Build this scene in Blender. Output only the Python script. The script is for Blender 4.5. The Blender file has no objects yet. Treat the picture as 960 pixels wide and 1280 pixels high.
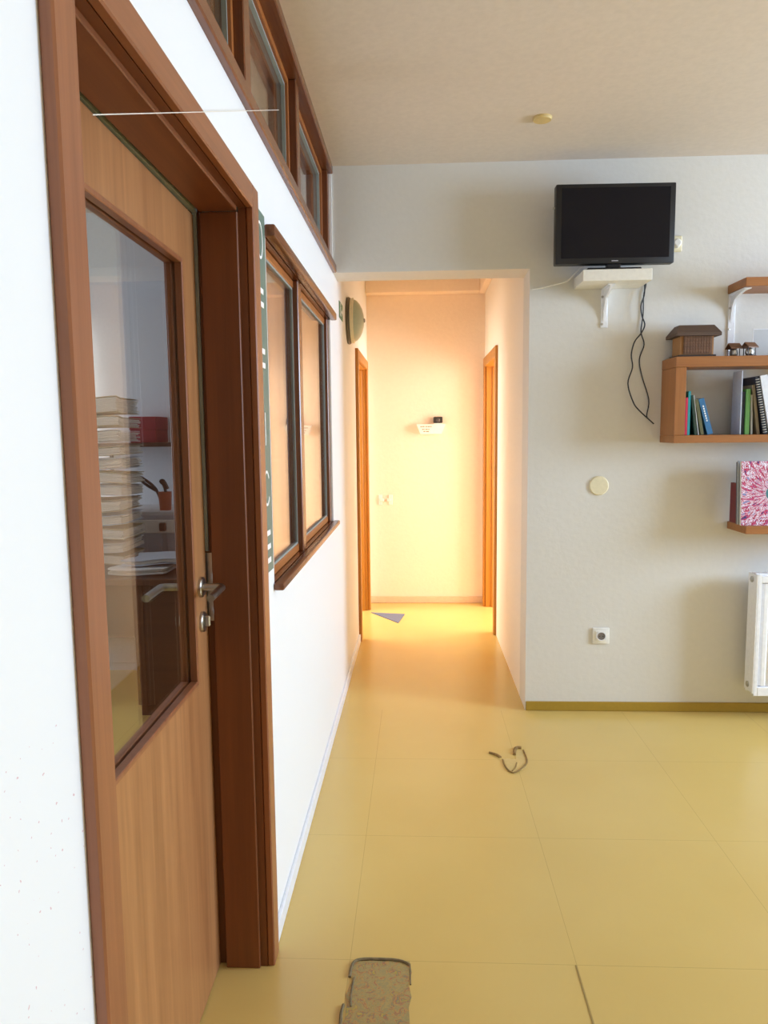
import bpy, bmesh, math, random
from mathutils import Matrix, Vector
random.seed(4)
sc = bpy.context.scene
C = sc.collection
PI = math.pi

# ------------------------------------------------------------------ camera
YAW, PITCH, ROLL, FPX = .0473, .1088, -.0104, 913.2
F = Vector((-math.sin(YAW)*math.cos(PITCH), math.cos(YAW)*math.cos(PITCH), -math.sin(PITCH)))
R0 = Vector((math.cos(YAW), math.sin(YAW), 0)); U0 = R0.cross(F)
RR = R0*math.cos(ROLL) + U0*math.sin(ROLL); UU = U0*math.cos(ROLL) - R0*math.sin(ROLL)
cd = bpy.data.cameras.new('camera'); cam = bpy.data.objects.new('camera', cd); C.objects.link(cam)
M = Matrix((RR, UU, -F)).transposed().to_4x4(); M.translation = Vector((0, 0, 1.45)); cam.matrix_world = M
cd.sensor_fit = 'VERTICAL'; cd.sensor_height = 36; cd.lens = FPX/1280*36; cd.clip_start = .02
sc.camera = cam

# ------------------------------------------------------------------ world, daylight, exposure
W = bpy.data.worlds.new('sky'); sc.world = W; W.use_nodes = True
W.node_tree.nodes['Background'].inputs[0].default_value = (.64, .81, 1.0, 1)
W.node_tree.nodes['Background'].inputs[1].default_value = 1.2

def area(name, loc, aim, sx, sy, power, col):
    l = bpy.data.lights.new(name, 'AREA'); l.shape = 'RECTANGLE'; l.size = sx; l.size_y = sy
    l.energy = power; l.color = col
    o = bpy.data.objects.new(name, l); C.objects.link(o); o.location = loc
    o.rotation_euler = Vector(aim).to_track_quat('-Z', 'Y').to_euler(); return o
area('daylight_side_window', (5.12, 2.10, 1.85), (-1, 0, 0), 1.35, 1.4, 215, (.60, .775, 1.0))
area('daylight_office', (-3.45, 2.6, 1.75), (1, 0, 0), 1.3, 1.8, 19, (.82, .91, 1.0))
area('daylight_side_room', (2.62, 5.2, 1.5), (-1, 0, 0), 1.9, 1.7, 140, (1.0, .93, .80))
area('daylight_far_room', (-2.22, 5.5, 1.5), (1, 0, 0), 1.6, 1.3, 82, (1.0, .93, .80))
sc.view_settings.view_transform = 'Standard'; sc.view_settings.look = 'None'
sc.view_settings.gamma = 1; sc.view_settings.use_curve_mapping = False
sc.view_settings.exposure = 0.2
cy = sc.cycles
cy.use_denoising = True; cy.max_bounces = 12; cy.diffuse_bounces = 7; cy.glossy_bounces = 5
cy.transmission_bounces = 8; cy.transparent_max_bounces = 16; cy.sample_clamp_indirect = 8
cy.caustics_reflective = False; cy.caustics_refractive = False

# ------------------------------------------------------------------ materials
def lin(c):
    return tuple(((v/255)/12.92 if v/255 <= .04045 else ((v/255+.055)/1.055)**2.4) for v in c) + (1,)
def newmat(name):
    m = bpy.data.materials.new(name); m.use_nodes = True
    nt = m.node_tree; return m, nt, nt.nodes['Principled BSDF']
def N(nt, t, **kw):
    n = nt.nodes.new(t)
    for k, v in kw.items():
        if k in n.inputs: n.inputs[k].default_value = v
        else: setattr(n, k, v)
    return n
def flat(name, col, rough=.5, metal=0, bump=0, bscale=60, var=.04, spec=.5):
    m, nt, b = newmat(name)
    b.inputs['Roughness'].default_value = rough; b.inputs['Metallic'].default_value = metal
    b.inputs['Specular IOR Level'].default_value = spec
    tc = N(nt, 'ShaderNodeTexCoord'); no = N(nt, 'ShaderNodeTexNoise', Scale=bscale, Detail=4.)
    nt.links.new(tc.outputs['Object'], no.inputs['Vector'])
    r = N(nt, 'ShaderNodeValToRGB'); c = lin(col)
    r.color_ramp.elements[0].position = .3; r.color_ramp.elements[1].position = .7
    r.color_ramp.elements[0].color = tuple(v*(1-var) for v in c[:3]) + (1,)
    r.color_ramp.elements[1].color = tuple(min(1, v*(1+var)) for v in c[:3]) + (1,)
    nt.links.new(no.outputs['Fac'], r.inputs[0]); nt.links.new(r.outputs[0], b.inputs['Base Color'])
    if bump:
        bp = N(nt, 'ShaderNodeBump', Strength=bump, Distance=.01)
        nt.links.new(no.outputs['Fac'], bp.inputs['Height']); nt.links.new(bp.outputs[0], b.inputs['Normal'])
    return m
def wood(name, c1, c2, axis='Z', rough=.38, across=26, along=1.1, spec=.5):
    m, nt, b = newmat(name)
    tc = N(nt, 'ShaderNodeTexCoord'); mp = N(nt, 'ShaderNodeMapping')
    s = [across]*3; s['XYZ'.index(axis)] = along; mp.inputs['Scale'].default_value = s
    n1 = N(nt, 'ShaderNodeTexNoise', Scale=1., Detail=5., Roughness=.6, Distortion=.4)
    n2 = N(nt, 'ShaderNodeTexNoise', Scale=4.5, Detail=3.)
    nt.links.new(tc.outputs['Object'], mp.inputs[0])
    for n in (n1, n2): nt.links.new(mp.outputs[0], n.inputs['Vector'])
    mx = N(nt, 'ShaderNodeMath', operation='MULTIPLY_ADD'); mx.inputs[1].default_value = .3
    nt.links.new(n2.outputs['Fac'], mx.inputs[0])
    sb = N(nt, 'ShaderNodeMath', operation='MULTIPLY'); sb.inputs[1].default_value = .75
    nt.links.new(n1.outputs['Fac'], sb.inputs[0]); nt.links.new(sb.outputs[0], mx.inputs[2])
    r = N(nt, 'ShaderNodeValToRGB'); r.color_ramp.elements[0].position = .34; r.color_ramp.elements[1].position = .70
    r.color_ramp.elements[0].color = lin(c1); r.color_ramp.elements[1].color = lin(c2)
    nt.links.new(mx.outputs[0], r.inputs[0]); nt.links.new(r.outputs[0], b.inputs['Base Color'])
    b.inputs['Roughness'].default_value = rough; b.inputs['Specular IOR Level'].default_value = spec
    return m
def glassmat(name, tint=(1, 1, 1, 1), rough=0.):
    m = bpy.data.materials.new(name); m.use_nodes = True; nt = m.node_tree
    nt.nodes.remove(nt.nodes['Principled BSDF']); out = nt.nodes['Material Output']
    tr = N(nt, 'ShaderNodeBsdfTransparent'); tr.inputs[0].default_value = tint
    gl = N(nt, 'ShaderNodeBsdfGlossy', Roughness=rough); gl.inputs[0].default_value = (1, 1, 1, 1)
    fr = N(nt, 'ShaderNodeFresnel', IOR=1.5)
    ge = N(nt, 'ShaderNodeNewGeometry'); io = N(nt, 'ShaderNodeMath', operation='MULTIPLY_ADD'); io.inputs[1].default_value = 1/1.5-1.5; io.inputs[2].default_value = 1.5
    nt.links.new(ge.outputs['Backfacing'], io.inputs[0]); nt.links.new(io.outputs[0], fr.inputs['IOR'])   # same reflectance on entering and leaving the pane
    mx = N(nt, 'ShaderNodeMixShader')
    nt.links.new(fr.outputs[0], mx.inputs[0]); nt.links.new(tr.outputs[0], mx.inputs[1]); nt.links.new(gl.outputs[0], mx.inputs[2])
    nt.links.new(mx.outputs[0], out.inputs[0]); return m

# walls
m_wall = flat('painted_wall', (222, 219, 213), .75, bump=.10, bscale=38, var=.012, spec=.25)
m_ceil = flat('ceiling_paint', (222, 209, 196), .85, bump=.08, bscale=40, var=.03, spec=.2)
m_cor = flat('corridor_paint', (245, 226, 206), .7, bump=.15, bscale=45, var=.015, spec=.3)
m_corw = flat('corridor_white', (242, 235, 226), .7, bump=.12, bscale=45, var=.012, spec=.3)
m_off = flat('office_paint', (214, 220, 228), .8, var=.02)
def leftwall():
    m, nt, b = newmat('white_wall_specks')
    b.inputs['Roughness'].default_value = .6; b.inputs['Specular IOR Level'].default_value = .3
    tc = N(nt, 'ShaderNodeTexCoord'); no = N(nt, 'ShaderNodeTexNoise', Scale=120., Detail=1.)
    nt.links.new(tc.outputs['Object'], no.inputs['Vector'])
    r = N(nt, 'ShaderNodeMath', operation='GREATER_THAN'); r.inputs[1].default_value = .745
    nt.links.new(no.outputs['Fac'], r.inputs[0])
    sx = N(nt, 'ShaderNodeSeparateXYZ'); nt.links.new(tc.outputs['Object'], sx.inputs[0])
    a = N(nt, 'ShaderNodeMath', operation='LESS_THAN'); a.inputs[1].default_value = 1.12
    z = N(nt, 'ShaderNodeMath', operation='LESS_THAN'); z.inputs[1].default_value = .86
    nt.links.new(sx.outputs['Z'], a.inputs[0]); nt.links.new(sx.outputs['Y'], z.inputs[0])
    k = N(nt, 'ShaderNodeMath', operation='MULTIPLY'); k2 = N(nt, 'ShaderNodeMath', operation='MULTIPLY')
    nt.links.new(a.outputs[0], k.inputs[0]); nt.links.new(z.outputs[0], k.inputs[1])
    nt.links.new(k.outputs[0], k2.inputs[0]); nt.links.new(r.outputs[0], k2.inputs[1])
    mx = N(nt, 'ShaderNodeMix', data_type='RGBA'); mx.inputs[6].default_value = lin((240, 241, 243)); mx.inputs[7].default_value = lin((222, 190, 196))
    nt.links.new(k2.outputs[0], mx.inputs[0]); nt.links.new(mx.outputs[2], b.inputs['Base Color'])
    return m
m_left = leftwall()
def floormat():
    m, nt, b = newmat('yellow_linoleum')
    tc = N(nt, 'ShaderNodeTexCoord'); sx = N(nt, 'ShaderNodeSeparateXYZ'); nt.links.new(tc.outputs['Object'], sx.inputs[0])
    def line(out, x0, wd, hw):
        s = N(nt, 'ShaderNodeMath', operation='SUBTRACT'); s.inputs[1].default_value = x0; nt.links.new(out, s.inputs[0])
        d = N(nt, 'ShaderNodeMath', operation='DIVIDE'); d.inputs[1].default_value = wd; nt.links.new(s.outputs[0], d.inputs[0])
        p = N(nt, 'ShaderNodeMath', operation='PINGPONG'); p.inputs[1].default_value = .5; nt.links.new(d.outputs[0], p.inputs[0])
        q = N(nt, 'ShaderNodeMath', operation='LESS_THAN'); q.inputs[1].default_value = hw/wd; nt.links.new(p.outputs[0], q.inputs[0])
        return q
    a = line(sx.outputs['X'], -.195, .62, .0009); c = line(sx.outputs['Y'], 1.868, .627, .0009)
    mxm = N(nt, 'ShaderNodeMath', operation='MAXIMUM'); nt.links.new(a.outputs[0], mxm.inputs[0]); nt.links.new(c.outputs[0], mxm.inputs[1])
    lt = N(nt, 'ShaderNodeMath', operation='LESS_THAN'); lt.inputs[1].default_value = 3.7; nt.links.new(sx.outputs['Y'], lt.inputs[0])
    mul = N(nt, 'ShaderNodeMath', operation='MULTIPLY'); nt.links.new(mxm.outputs[0], mul.inputs[0]); nt.links.new(lt.outputs[0], mul.inputs[1])
    s2 = N(nt, 'ShaderNodeMath', operation='MULTIPLY'); s2.inputs[1].default_value = .30; nt.links.new(mul.outputs[0], s2.inputs[0])
    no = N(nt, 'ShaderNodeTexNoise', Scale=1.6, Detail=5.); nt.links.new(tc.outputs['Object'], no.inputs['Vector'])
    r = N(nt, 'ShaderNodeValToRGB'); r.color_ramp.elements[0].position = .3; r.color_ramp.elements[1].position = .7
    r.color_ramp.elements[0].color = lin((211, 180, 106)); r.color_ramp.elements[1].color = lin((217, 188, 114))
    nt.links.new(no.outputs['Fac'], r.inputs[0])
    mx = N(nt, 'ShaderNodeMix', data_type='RGBA'); mx.inputs[7].default_value = lin((120, 95, 45))
    nt.links.new(s2.outputs[0], mx.inputs[0]); nt.links.new(r.outputs[0], mx.inputs[6]); nt.links.new(mx.outputs[2], b.inputs['Base Color'])
    n2 = N(nt, 'ShaderNodeTexNoise', Scale=9., Detail=3.); nt.links.new(tc.outputs['Object'], n2.inputs['Vector'])
    bp = N(nt, 'ShaderNodeBump', Strength=.06, Distance=.01); nt.links.new(n2.outputs['Fac'], bp.inputs['Height']); nt.links.new(bp.outputs[0], b.inputs['Normal'])
    b.inputs['Roughness'].default_value = .24; b.inputs['Specular IOR Level'].default_value = .55
    return m
m_floor = floormat()
m_trimw = flat('white_gloss_trim', (232, 236, 244), .4)
m_mustard = flat('mustard_vinyl', (168, 136, 48), .45)
m_pinkskirt = flat('pale_skirting', (226, 196, 168), .5)
m_case = wood('cherry_frame', (136, 84, 54), (160, 102, 68), 'Z', .33, 40, 1.2)
m_caseh = wood('cherry_frame_level', (136, 84, 54), (160, 102, 68), 'Y', .33, 40, 1.2)
m_line = wood('cherry_shaded', (108, 60, 32), (128, 74, 40), 'Z', .4, 30, 1.0)  # same laminate as the casing, darkened to paint in the recess shade
m_lineh = wood('cherry_shaded_level', (108, 60, 32), (128, 74, 40), 'Y', .4, 30, 1.0)  # level-grain version, recess shade darkened into the colour likewise
m_leaf = wood('beech_veneer', (148, 98, 60), (184, 130, 84), 'Z', .36, 18, .75)
m_win = wood('window_timber', (100, 56, 34), (130, 78, 46), 'Z', .24, 40, 1.5)
m_winh = wood('window_timber_level', (100, 56, 34), (130, 78, 46), 'Y', .24, 40, 1.5)
m_orange = wood('orange_timber', (150, 86, 38), (172, 104, 48), 'Z', .4, 40, 1.5)
m_orangeh = wood('orange_timber_level', (150, 86, 38), (172, 104, 48), 'Y', .4, 40, 1.5)
m_cord = wood('warm_lit_door_timber', (168, 108, 32), (188, 124, 42), 'Z', .4, 30, 1.2)  # orange of the corridor light is mixed into this timber colour
m_shelf = wood('shelf_timber', (146, 92, 48), (168, 110, 60), 'X', .42, 34, 1.4)
m_shelfv = wood('shelf_timber_upright', (146, 92, 48), (168, 110, 60), 'Z', .42, 34, 1.4)
m_dark = wood('dark_timber', (62, 40, 30), (84, 54, 38), 'X', .45, 30, 1.2)
m_gasket = flat('grey_gasket', (150, 156, 152), .6)
m_black = flat('black_plastic', (20, 20, 24), .4)
m_screen = flat('screen_glass', (20, 19, 26), .22, var=.01, spec=.2)
m_steel = flat('brushed_steel', (190, 188, 184), .28, 1.)
m_white = flat('white_plastic', (238, 236, 230), .4)
m_whitel = flat('white_laminate', (236, 232, 222), .5)
m_enamel = flat('white_enamel', (240, 241, 246), .3)
m_cream = flat('cream_plastic', (232, 222, 190), .5)
m_sign = flat('grey_green_board', (104, 124, 112), .5)
m_paint = flat('white_lettering', (250, 250, 250), .5)
m_glass = glassmat('clear_glass')
m_acr = glassmat('acrylic', (.93, .95, .98, 1), .05)
m_paper = flat('paper', (226, 222, 212), .8, bump=.3, bscale=25)
m_manila = flat('manila_card', (176, 166, 140), .8, bump=.3, bscale=25)

# ------------------------------------------------------------------ mesh helpers
class MB:
    def __init__(s): s.bm = bmesh.new(); s.X = Matrix.Identity(4)
    def _add(s, vs, fs):
        v = [s.bm.verts.new(s.X @ Vector(c)) for c in vs]
        return [s.bm.faces.new([v[i] for i in f]) for f in fs]
    def box(s, x0, x1, y0, y1, z0, z1, bev=0, seg=1):
        vs = [(x, y, z) for x in (x0, x1) for y in (y0, y1) for z in (z0, z1)]
        fs = s._add(vs, [(0, 1, 3, 2), (4, 6, 7, 5), (0, 4, 5, 1), (2, 3, 7, 6), (0, 2, 6, 4), (1, 5, 7, 3)])
        if bev:
            es = list({e for f in fs for e in f.edges})
            bmesh.ops.bevel(s.bm, geom=es, offset=bev, segments=seg, affect='EDGES', profile=.5)
        return s
    def prism(s, pts, vec):
        n = len(pts); vec = Vector(vec)
        vs = [Vector(p) for p in pts] + [Vector(p)+vec for p in pts]
        s._add(vs, [tuple(range(n))[::-1], tuple(range(n, 2*n))] + [(i, (i+1) % n, n+(i+1) % n, n+i) for i in range(n)])
        return s
    def cyl(s, p0, p1, r, n=20, r1=None, cap=True):
        p0, p1 = Vector(p0), Vector(p1); r1 = r if r1 is None else r1
        q = (p1-p0).to_track_quat('Z', 'Y'); vs = []
        for p, rad in ((p0, r), (p1, r1)):
            for i in range(n):
                a = 2*PI*i/n; vs.append(p + q @ Vector((rad*math.cos(a), rad*math.sin(a), 0)))
        fs = [(i, (i+1) % n, n+(i+1) % n, n+i) for i in range(n)]
        if cap: fs += [tuple(range(n))[::-1], tuple(range(n, 2*n))]
        s._add(vs, fs); return s
    def lathe(s, prof, c, axis=(0, 0, 1), n=32):
        q = Vector(axis).to_track_quat('Z', 'Y'); c = Vector(c); vs = []; k = len(prof)
        for r, h in prof:
            for i in range(n):
                a = 2*PI*i/n; vs.append(c + q @ Vector((r*math.cos(a), r*math.sin(a), h)))
        fs = [(j*n+i, j*n+(i+1) % n, (j+1)*n+(i+1) % n, (j+1)*n+i) for j in range(k-1) for i in range(n)]
        fs += [tuple(range(n))[::-1], tuple(range((k-1)*n, k*n))]
        s._add(vs, fs); return s
    def tube(s, pts, r, n=8, sub=5):
        P = [Vector(p) for p in pts]
        if sub > 1 and len(P) > 2:
            Q = []
            for i in range(len(P)-1):
                a, b, c, d = P[max(i-1, 0)], P[i], P[i+1], P[min(i+2, len(P)-1)]
                for k in range(sub):
                    t = k/sub
                    Q.append(.5*((2*b)+(c-a)*t+(2*a-5*b+4*c-d)*t*t+(3*b-a-3*c+d)*t**3))
            P = Q+[P[-1]]
        vs = []
        for i, p in enumerate(P):
            t = (P[min(i+1, len(P)-1)]-P[max(i-1, 0)]).normalized()
            u = t.cross(Vector((.31, .9, .2))).normalized(); w = t.cross(u)
            for k in range(n):
                a = 2*PI*k/n; vs.append(p+r*(u*math.cos(a)+w*math.sin(a)))
        fs = [(j*n+i, j*n+(i+1) % n, (j+1)*n+(i+1) % n, (j+1)*n+i) for j in range(len(P)-1) for i in range(n)]
        fs += [tuple(range(n))[::-1], tuple(range((len(P)-1)*n, len(P)*n))]
        s._add(vs, fs); return s
    def wall(s, us, vs_, holes, axis, t0, t1):
        """slab in the (axis, z) plane between t0 and t1 with rectangular openings, hidden faces left out"""
        us = sorted(set(us) | {h[i] for h in holes for i in (0, 1)}); zs = sorted(set(vs_) | {h[i] for h in holes for i in (2, 3)})
        def solid(i, j):
            if i < 0 or j < 0 or i >= len(us)-1 or j >= len(zs)-1: return False
            u = (us[i]+us[i+1])/2; z = (zs[j]+zs[j+1])/2
            return not any(h[0] < u < h[1] and h[2] < z < h[3] for h in holes)
        V = {}
        def v(i, j, k):
            if (i, j, k) not in V:
                u, t = us[i], (t0, t1)[k]
                V[i, j, k] = s.bm.verts.new((u, t, zs[j]) if axis == 'X' else (t, u, zs[j]))
            return V[i, j, k]
        for i in range(len(us)-1):
            for j in range(len(zs)-1):
                if not solid(i, j): continue
                for k in (0, 1): s.bm.faces.new([v(i, j, k), v(i+1, j, k), v(i+1, j+1, k), v(i, j+1, k)])
                if not solid(i-1, j): s.bm.faces.new([v(i, j, 0), v(i, j+1, 0), v(i, j+1, 1), v(i, j, 1)])
                if not solid(i+1, j): s.bm.faces.new([v(i+1, j, 0), v(i+1, j+1, 0), v(i+1, j+1, 1), v(i+1, j, 1)])
                if not solid(i, j-1): s.bm.faces.new([v(i, j, 0), v(i+1, j, 0), v(i+1, j, 1), v(i, j, 1)])
                if not solid(i, j+1): s.bm.faces.new([v(i, j+1, 0), v(i+1, j+1, 0), v(i+1, j+1, 1), v(i, j+1, 1)])
        return s
LOC = {}
def make(name, mb, mat, parent=None, smooth=True, local=False):
    bm = mb.bm; bmesh.ops.recalc_face_normals(bm, faces=bm.faces)
    if parent is not None and not local:
        bmesh.ops.translate(bm, verts=bm.verts, vec=-LOC[parent.name])
    me = bpy.data.meshes.new(name); bm.to_mesh(me); bm.free()
    if smooth:
        me.polygons.foreach_set('use_smooth', [True]*len(me.polygons)); me.set_sharp_from_angle(angle=math.radians(32))
    me.materials.append(mat)
    o = bpy.data.objects.new(name, me); C.objects.link(o)
    if parent is not None: o.parent = parent; LOC[o.name] = LOC[parent.name]
    else: LOC[o.name] = Vector((0, 0, 0))
    return o
def tag(o, label, cat, group=None, kind=None):
    o['label'] = label; o['category'] = cat
    if group: o['group'] = group
    if kind: o['kind'] = kind
    return o
def thing(name, loc, label, cat, group=None, kind=None):
    o = bpy.data.objects.new(name, None); C.objects.link(o); o.location = loc; o.empty_display_size = .05
    LOC[o.name] = Vector(loc); return tag(o, label, cat, group, kind)
def struct(name, mb, mat, label, cat='wall', parent=None):
    o = make(name, mb, mat, parent, smooth=False)
    if parent is None: tag(o, label, cat, kind='structure')
    return o

# ------------------------------------------------------------------ the rooms
XL, YB, XR, YE, ZC = -.4166, 3.709, .5508, 6.12, 2.7417
struct('floor', MB().box(-3.7, 5.2, -2.7, 6.4, -.06, 0), m_floor, 'yellow linoleum floor running from the room into the corridor', 'floor')
struct('ceiling', MB().box(-3.7, 5.2, -2.7, 6.4, ZC, ZC+.08), m_ceil, 'pale rough plaster ceiling over the room', 'ceiling')
struct('wall_left', MB().wall((-2.6, 6.25), (0, ZC), [(.89, 1.85, 0, 2.005), (2.06, 3.545, 1.0, 2.012), (.3, 3.70, 2.24, ZC), (4.97, 5.905, 0, 1.98)], 'Y', XL, -.54), m_left,
       'bright white partition wall with door, window and high transom', 'wall')
struct('wall_back', MB().wall((XL, 5.1), (0, ZC), [(XL-.01, XR, -.01, 2.2368)], 'X', YB, 3.918), m_wall,
       'off-white wall with the corridor opening, television shelf and bookshelves', 'wall')
struct('wall_right', MB().wall((-2.6, YB), (0, ZC), [(1.35, 2.85, 1.1, 2.6)], 'Y', 5.0, 5.15), m_wall, 'right side wall of the room with the daylight window', 'wall')
struct('wall_rear', MB().box(-3.6, 5.15, -2.7, -2.6, 0, ZC), m_wall, 'wall behind the camera', 'wall')
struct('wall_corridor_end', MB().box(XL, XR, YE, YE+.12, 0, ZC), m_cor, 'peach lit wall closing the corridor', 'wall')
struct('wall_corridor_right', MB().wall((3.918, YE+.12), (0, ZC), [(5.185, 6.0, -.01, 1.99)], 'Y', XR, .67), m_corw, 'right wall of the corridor with a doorway', 'wall')
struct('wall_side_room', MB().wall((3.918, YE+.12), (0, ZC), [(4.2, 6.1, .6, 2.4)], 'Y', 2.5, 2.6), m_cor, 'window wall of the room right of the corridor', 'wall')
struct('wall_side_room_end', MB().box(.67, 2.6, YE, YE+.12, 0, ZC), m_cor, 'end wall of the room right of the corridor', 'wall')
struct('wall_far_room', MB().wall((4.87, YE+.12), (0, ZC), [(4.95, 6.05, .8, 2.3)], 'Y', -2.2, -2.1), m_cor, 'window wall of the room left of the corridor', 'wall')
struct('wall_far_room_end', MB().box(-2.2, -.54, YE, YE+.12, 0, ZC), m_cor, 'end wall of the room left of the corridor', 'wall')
struct('wall_office_end', MB().box(-3.5, -.54, 4.75, 4.87, 0, ZC), m_off, 'pale office wall behind the shelf and folders', 'wall')
struct('wall_office_side', MB().wall((-2.6, 4.75), (0, ZC), [(1.6, 3.6, .9, 2.4)], 'Y', -3.4, -3.5), m_off, 'office side wall with a window', 'wall')
struct('trim_1', MB().box(-3.4, -.54, 4.35, 4.75, 2.43, ZC), m_off, 'boxed bulkhead under the office ceiling', 'trim')
# skirting
struct('baseboard_left', MB().box(XL, XL+.012, 1.897, 4.945, 0, .055, .003), m_trimw, 'white skirting along the left wall', 'baseboard')
struct('baseboard_left_near', MB().box(XL, XL+.012, -2.6, .84, 0, .055, .003), m_trimw, 'white skirting left of the wooden door', 'baseboard')
struct('baseboard_back', MB().box(XR+.003, 5.0, YB-.008, YB, 0, .05, .003), m_mustard, 'mustard vinyl skirting below the radiator wall', 'baseboard')
struct('baseboard_corridor', MB().box(XL, XR, YE-.012, YE, 0, .06, .003), m_pinkskirt, 'pale skirting across the corridor end', 'baseboard')
# cornice boxes under the corridor ceiling
struct('trim_2', MB().box(XL, .50, YE-.12, YE, 2.56, 2.665, .004), m_cor, 'boxed duct across the top of the corridor end wall', 'trim')
struct('trim_3', MB().box(.50, XR, 5.55, YE, 2.56, 2.665, .004), m_cor, 'boxed duct along the top of the corridor right wall', 'trim')

# ------------------------------------------------------------------ door_1 (wooden door on the left, ajar)
d1 = thing('door_1', (-.47, 1.37, 0), 'wooden door with a tall glass pane, standing slightly ajar on the left', 'door', kind='structure')
XF = -.3985
YN0, YN1, YF0, YF1 = .842, .900, 1.836, 1.898
c = MB(); c.box(XL-.001, XF, YN0, YN1, 0, 2.055, .003); make('door_casing', c, m_case, d1)
c = MB(); c.box(XL-.001, XF, YF0, YF1, 0, 2.055, .003); make('door_casing', c, m_case, d1)
c = MB(); c.box(XL-.001, XF, YN1+.0005, YF0-.0005, 1.998, 2.055, .003); make('door_casing', c, m_caseh, d1)
# the inner lip behind the casing, then lining, then rebate
l = MB(); l.box(-.437, XL-.0015, 1.836, 1.849, 0, 1.999); l.box(-.530, -.437, 1.826, 1.849, 0, 1.988, .002); l.box(-.580, -.530, 1.845, 1.849, 0, 2.0); make('door_lining', l, m_line, d1)
l = MB(); l.box(-.437, XL-.0015, .891, .899, 0, 1.999); l.box(-.530, -.437, .891, .908, 0, 1.988, .002); l.box(-.580, -.530, .891, .897, 0, 2.0); make('door_lining', l, m_line, d1)
l = MB(); l.box(-.437, XL-.0015, .90, 1.8355, 1.999, 2.0045); l.box(-.530, -.437, .909, 1.8255, 1.988, 2.0045, .002); l.box(-.580, -.530, .898, 1.8395, 1.999, 2.0045); make('door_lining', l, m_lineh, d1)
g = MB(); g.box(-.552, -.541, 1.838, 1.8449, 1.15, 1.9988); make('seal', g, m_gasket, d1)['label'] = 'grey rubber door seal'
g = MB(); g.box(-.552, -.538, .91, 1.8375, 1.990, 1.9988); make('seal', g, m_gasket, d1)['label'] = 'grey rubber door seal along the head'
s = MB(); s.box(-.575, -.532, 1.8435, 1.8449, .965, 1.145, .0005); s.box(-.562, -.545, 1.8428, 1.8436, .995, 1.03); s.box(-.562, -.545, 1.8428, 1.8436, 1.06, 1.09)
make('strike_plate', s, m_steel, d1)['label'] = 'metal strike plate in the door frame'
# leaf, hinged on the near jamb and swung a little into the office
HX, HY = -.5335, .912
lf = bpy.data.objects.new('door_leaf', None); C.objects.link(lf); lf.parent = d1
lf.location = Vector((HX, HY, .006)) - LOC[d1.name]; lf.rotation_euler = (0, 0, math.radians(.95)); LOC[lf.name] = Vector((HX, HY, .006))
LW, LH, TK = .924, 1.978, .042          # local: +Y along the leaf, -X into the office
gy0, gy1, gz0, gz1 = .110, .822, .826, 1.852
p = MB(); p.wall((0, LW), (0, LH), [(gy0, gy1, gz0, gz1)], 'Y', 0, -TK); make('leaf_panel', p, m_leaf, lf, smooth=False, local=True)
b = MB()
for (a0, a1, z0, z1) in ((gy0, gy0+.012, gz0, gz1), (gy1-.012, gy1, gz0, gz1), (gy0+.012, gy1-.012, gz0, gz0+.012), (gy0+.012, gy1-.012, gz1-.012, gz1)):
    b.box(-.017, .0025, a0, a1, z0, z1, .002); b.box(-.041, -.023, a0, a1, z0, z1, .002)
make('glazing_bead', b, m_case, lf, local=True)
g = MB(); g.box(-.0225, -.0175, gy0+.002, gy1-.002, gz0+.002, gz1-.002); make('pane', g, m_glass, lf, smooth=False, local=True)
def lever(zc, sgn):
    h = MB(); x0 = .0 if sgn > 0 else -TK
    h.lathe([(.026, 0), (.026, .006), (.023, .009), (.012, .009)], (x0, LW-.055, zc), (sgn, 0, 0), 28)
    h.tube([(x0+sgn*.008, LW-.055, zc), (x0+sgn*.045, LW-.055, zc), (x0+sgn*.055, LW-.062, zc), (x0+sgn*.056, LW-.08, zc), (x0+sgn*.056, LW-.17, zc-.003)], .0095, 12, 4)
    return h
make('door_handle', lever(1.062, 1), m_steel, lf, local=True)['label'] = 'steel lever door handle'
make('door_handle', lever(1.062, -1), m_steel, lf, local=True)['label'] = 'steel lever handle on the office side'
k = MB(); k.lathe([(.026, 0), (.026, .006), (.023, .009), (.0, .009)], (0, LW-.055, .973), (1, 0, 0), 28); k.box(.008, .022, LW-.060, LW-.050, .961, .989, .003)
make('lock_rosette', k, m_steel, lf, local=True)['label'] = 'steel keyhole rosette with cylinder'

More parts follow.
